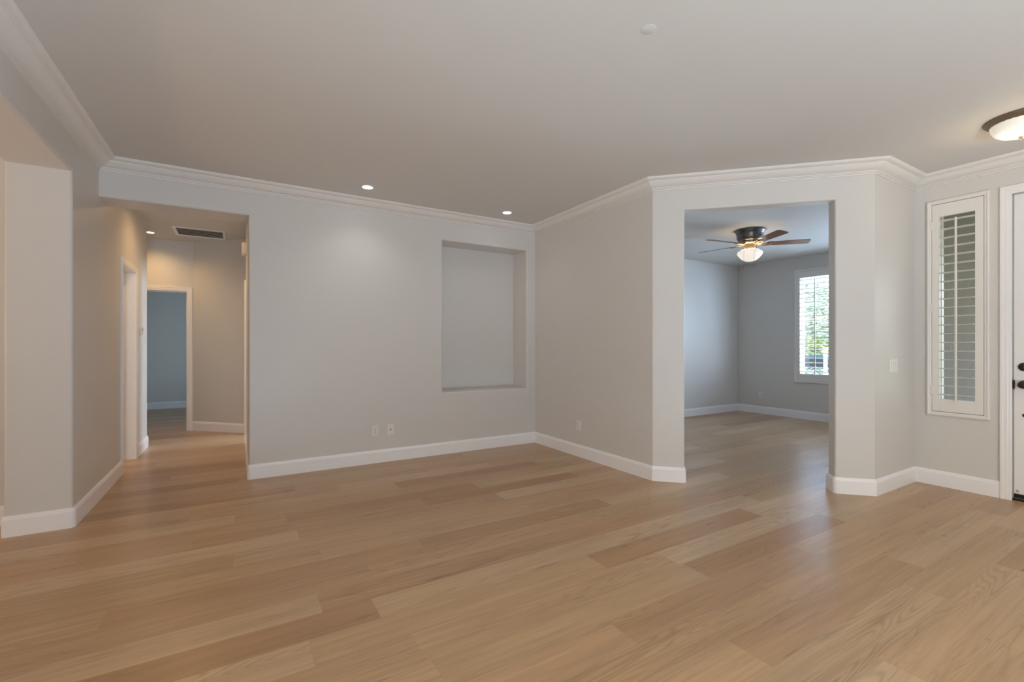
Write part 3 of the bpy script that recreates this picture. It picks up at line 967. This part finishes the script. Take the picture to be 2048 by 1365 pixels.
# ------------------------------------------------------------------ unseen walls and roofs added to block sky at the rear and dining openings
bm = bmesh.new(); box(bm, XFAR - 1.6, XD + 0.5, -4.3, YREAR - 0.14, 3.3, 3.42); struct('sky_block_ceiling', bm, 'stucco')
bm = bmesh.new(); box(bm, XFAR - 1.6, XD + 0.5, -4.4, -4.28, -0.2, 3.4); struct('wall_sky_block_rear', bm, 'stucco')
bm = bmesh.new(); box(bm, XFAR - 1.7, XFAR - 1.55, -4.4, 8.2, -0.2, 3.4); struct('wall_sky_block_left', bm, 'stucco')
bm = bmesh.new(); box(bm, XFAR - 1.6, XFAR - 0.14, -4.3, 8.2, 3.3, 3.42); struct('sky_block_left_ceiling', bm, 'stucco')
bm = bmesh.new(); box(bm, XD + 0.4, XD + 0.52, -4.4, YREAR - 0.1, -0.2, 3.4); struct('wall_sky_block_side', bm, 'stucco')
bm = bmesh.new(); box(bm, XFAR - 1.7, XD + 0.5, -4.4, 8.2, -0.32, -0.22); struct('patio_floor', bm, 'concrete')

# ------------------------------------------------------------------ porch and street outside
bm = bmesh.new(); box(bm, XD + 0.16, 15.6, -14, 18, -0.60, -0.16); struct('ground', bm, 'lawn')
bm = bmesh.new(); box(bm, 15.6, 36, -14, 20, -0.60, -0.48); struct('ground_street_side', bm, 'lawn')
bm = bmesh.new(); box(bm, XD + 0.16, DENX + 2.0, -4.5, YR + 0.02, -0.20, -0.03); struct('porch_floor', bm, 'concrete')
bm = bmesh.new(); box(bm, XD + 0.16, DENX + 0.19, YR - 0.03, YR + 0.05, -0.2, 3.1); struct('wall_porch', bm, 'stucco')
bm = bmesh.new(); box(bm, XD + 0.16, DENX + 3.6, -4.5, YR + 0.05, 2.75, 2.9); struct('porch_ceiling', bm, 'stucco')  # drawn out further than the porch to keep sky off the sidelight
bm = bmesh.new(); box(bm, 16.2, 20.0, -14, 18, -0.49, -0.46); struct('street_pavement', bm, 'asphalt')

def foliage(n, rx_, ry_, rz_, size, seed):
    rng = random.Random(seed)
    bm = bmesh.new()
    for _ in range(n):
        while True:
            p = Vector((rng.uniform(-1, 1), rng.uniform(-1, 1), rng.uniform(-1, 1)))
            if 0.35 < p.length < 1:
                break
        p = Vector((p.x * rx_, p.y * ry_, p.z * rz_))
        R_ = Matrix.Rotation(rng.uniform(0, 6.28), 3, 'Z') @ Matrix.Rotation(rng.uniform(-1, 1), 3, 'X')
        s = size * rng.uniform(0.7, 1.3)
        vs = [bm.verts.new(p + R_ @ Vector(q)) for q in ((-s, 0, 0), (0, -s * .4, s * .1), (s, 0, 0), (0, s * .4, s * .1))]
        bm.faces.new(vs)
    return bm
def tree(label, x, y, h, r, seed):
    o = thing('street_tree', label, 'tree', (x, y, -0.48), group='trees across the lawn')
    bm = bmesh.new(); tube(bm, [(0, 0, -.05), (0.03, 0, h * .3), (-.02, 0.03, h * .6)], [0.14, 0.10, 0.06], 10); link('trunk', bm, 'bark', o, True)
    link('crown', foliage(6000, r, r, h * .42, 0.11, seed), 'leaf', o, False, (0, 0, h * .60))
tree('leafy green tree seen through the upper den shutter louvers', 23.5, 11.9, 4.9, 2.2, 1)
tree('green tree at the right edge of the den window view', 24.9, 6.2, 4.6, 1.9, 2)
def shrub(label, x, y, r, h, seed, m='leaf_pale'):
    o = link('garden_shrub', foliage(900, r, r, h, 0.07, seed), m, None, False, (x, y, h - 0.2))
    o['label'] = label; o['category'] = 'shrub'; o['group'] = 'shrubs on the lawn'
shrub('low yellow green shrub under the den window', 10.2, 5.45, 0.3, 0.36, 5)
shrub('yellow green shrub beyond the blue car', 21.4, 10.3, 0.95, 0.95, 6)
o = link('clipped_hedge', foliage(2600, 0.45, 2.4, 0.42, 0.06, 8), 'leaf', None, False, (14.6, 7.0, 0.20)); o['label'] = 'low green hedge between the lawn and the blue car'; o['category'] = 'hedge'
car = thing('parked_car', 'blue car parked at the curb beyond the den window', 'car', (17.6, 8.6, -0.46), (0, 0, PI / 2))
prof_c = [(-2.2, 0.25), (2.2, 0.25), (2.24, 0.55), (2.15, 0.78), (1.3, 0.88), (0.75, 1.36), (-0.9, 1.40), (-1.75, 0.95), (-2.2, 0.90), (-2.25, 0.6)]
bm = bmesh.new()
A = [bm.verts.new((x_, -0.85, z_)) for x_, z_ in prof_c]; B = [bm.verts.new((x_, 0.85, z_)) for x_, z_ in prof_c]
bm.faces.new(A); bm.faces.new(B[::-1])
for k in range(len(prof_c)):
    k2 = (k + 1) % len(prof_c); bm.faces.new((A[k], B[k], B[k2], A[k2]))
bmesh.ops.bevel(bm, geom=bm.edges[:], offset=0.07, segments=3, affect='EDGES')
link('body', bm, 'car_blue', car, True)
for s in (-1, 1):
    bm = bmesh.new()
    vs = [bm.verts.new((x_, s * 0.86, z_)) for x_, z_ in ((-1.45, 0.95), (1.05, 0.95), (0.68, 1.28), (-0.85, 1.32))]
    vt = [bm.verts.new((v.co.x, s * 0.84, v.co.z)) for v in vs]
    bm.faces.new(vs); bm.faces.new(vt[::-1])
    for k in range(4):
        bm.faces.new((vs[k], vs[(k + 1) % 4], vt[(k + 1) % 4], vt[k]))
    link('side_window', bm, 'car_glass', car)
    for xw in (-1.35, 1.4):
        bm = bmesh.new(); t = bmesh.new(); lathe(t, [(0, -.1), (.26, -.1), (.31, -.07), (.31, .07), (.26, .1), (0, .1)], 28)
        merge(bm, t, Matrix.Rotation(PI / 2, 4, 'X')); link('wheel', bm, 'tyre', car, True, (xw, s * .78, 0.31))
hs = thing('house', 'pale house with tiled roof across the street', 'house', (28.0, 9.5, -0.48))
bm = bmesh.new(); box(bm, -0.5, 6, -7, 6, -0.05, 2.9); link('wall', bm, 'house', hs)
bm = bmesh.new()
vs = [bm.verts.new(c) for c in ((-1.1, -7.6, 2.8), (6.6, -7.6, 2.8), (6.6, 6.6, 2.8), (-1.1, 6.6, 2.8), (2.7, -4, 4.6), (2.7, 3, 4.6))]
for f_ in ((0, 1, 4), (1, 2, 5, 4), (2, 3, 5), (3, 0, 4, 5), (3, 2, 1, 0)):
    bm.faces.new([vs[k] for k in f_])
link('roof', bm, 'roof', hs)
for yy in (-4.5, 0.5, 3.5):
    bm = bmesh.new(); box(bm, -0.53, -0.45, yy - .7, yy + .7, 0.9, 2.2, .01, 1); link('window', bm, 'car_glass', hs)
bm = bmesh.new(); box(bm, -0.03, 0.03, -0.03, 0.03, -0.05, 1.35, 0.006, 2); box(bm, -0.04, 0.04, -0.04, 0.04, 1.33, 1.37, .006, 2)
o = link('garden_post', bm, 'vinyl', None, False, (10.9, 4.97, -0.16)); o['label'] = 'white square garden post outside the den window'; o['category'] = 'post'
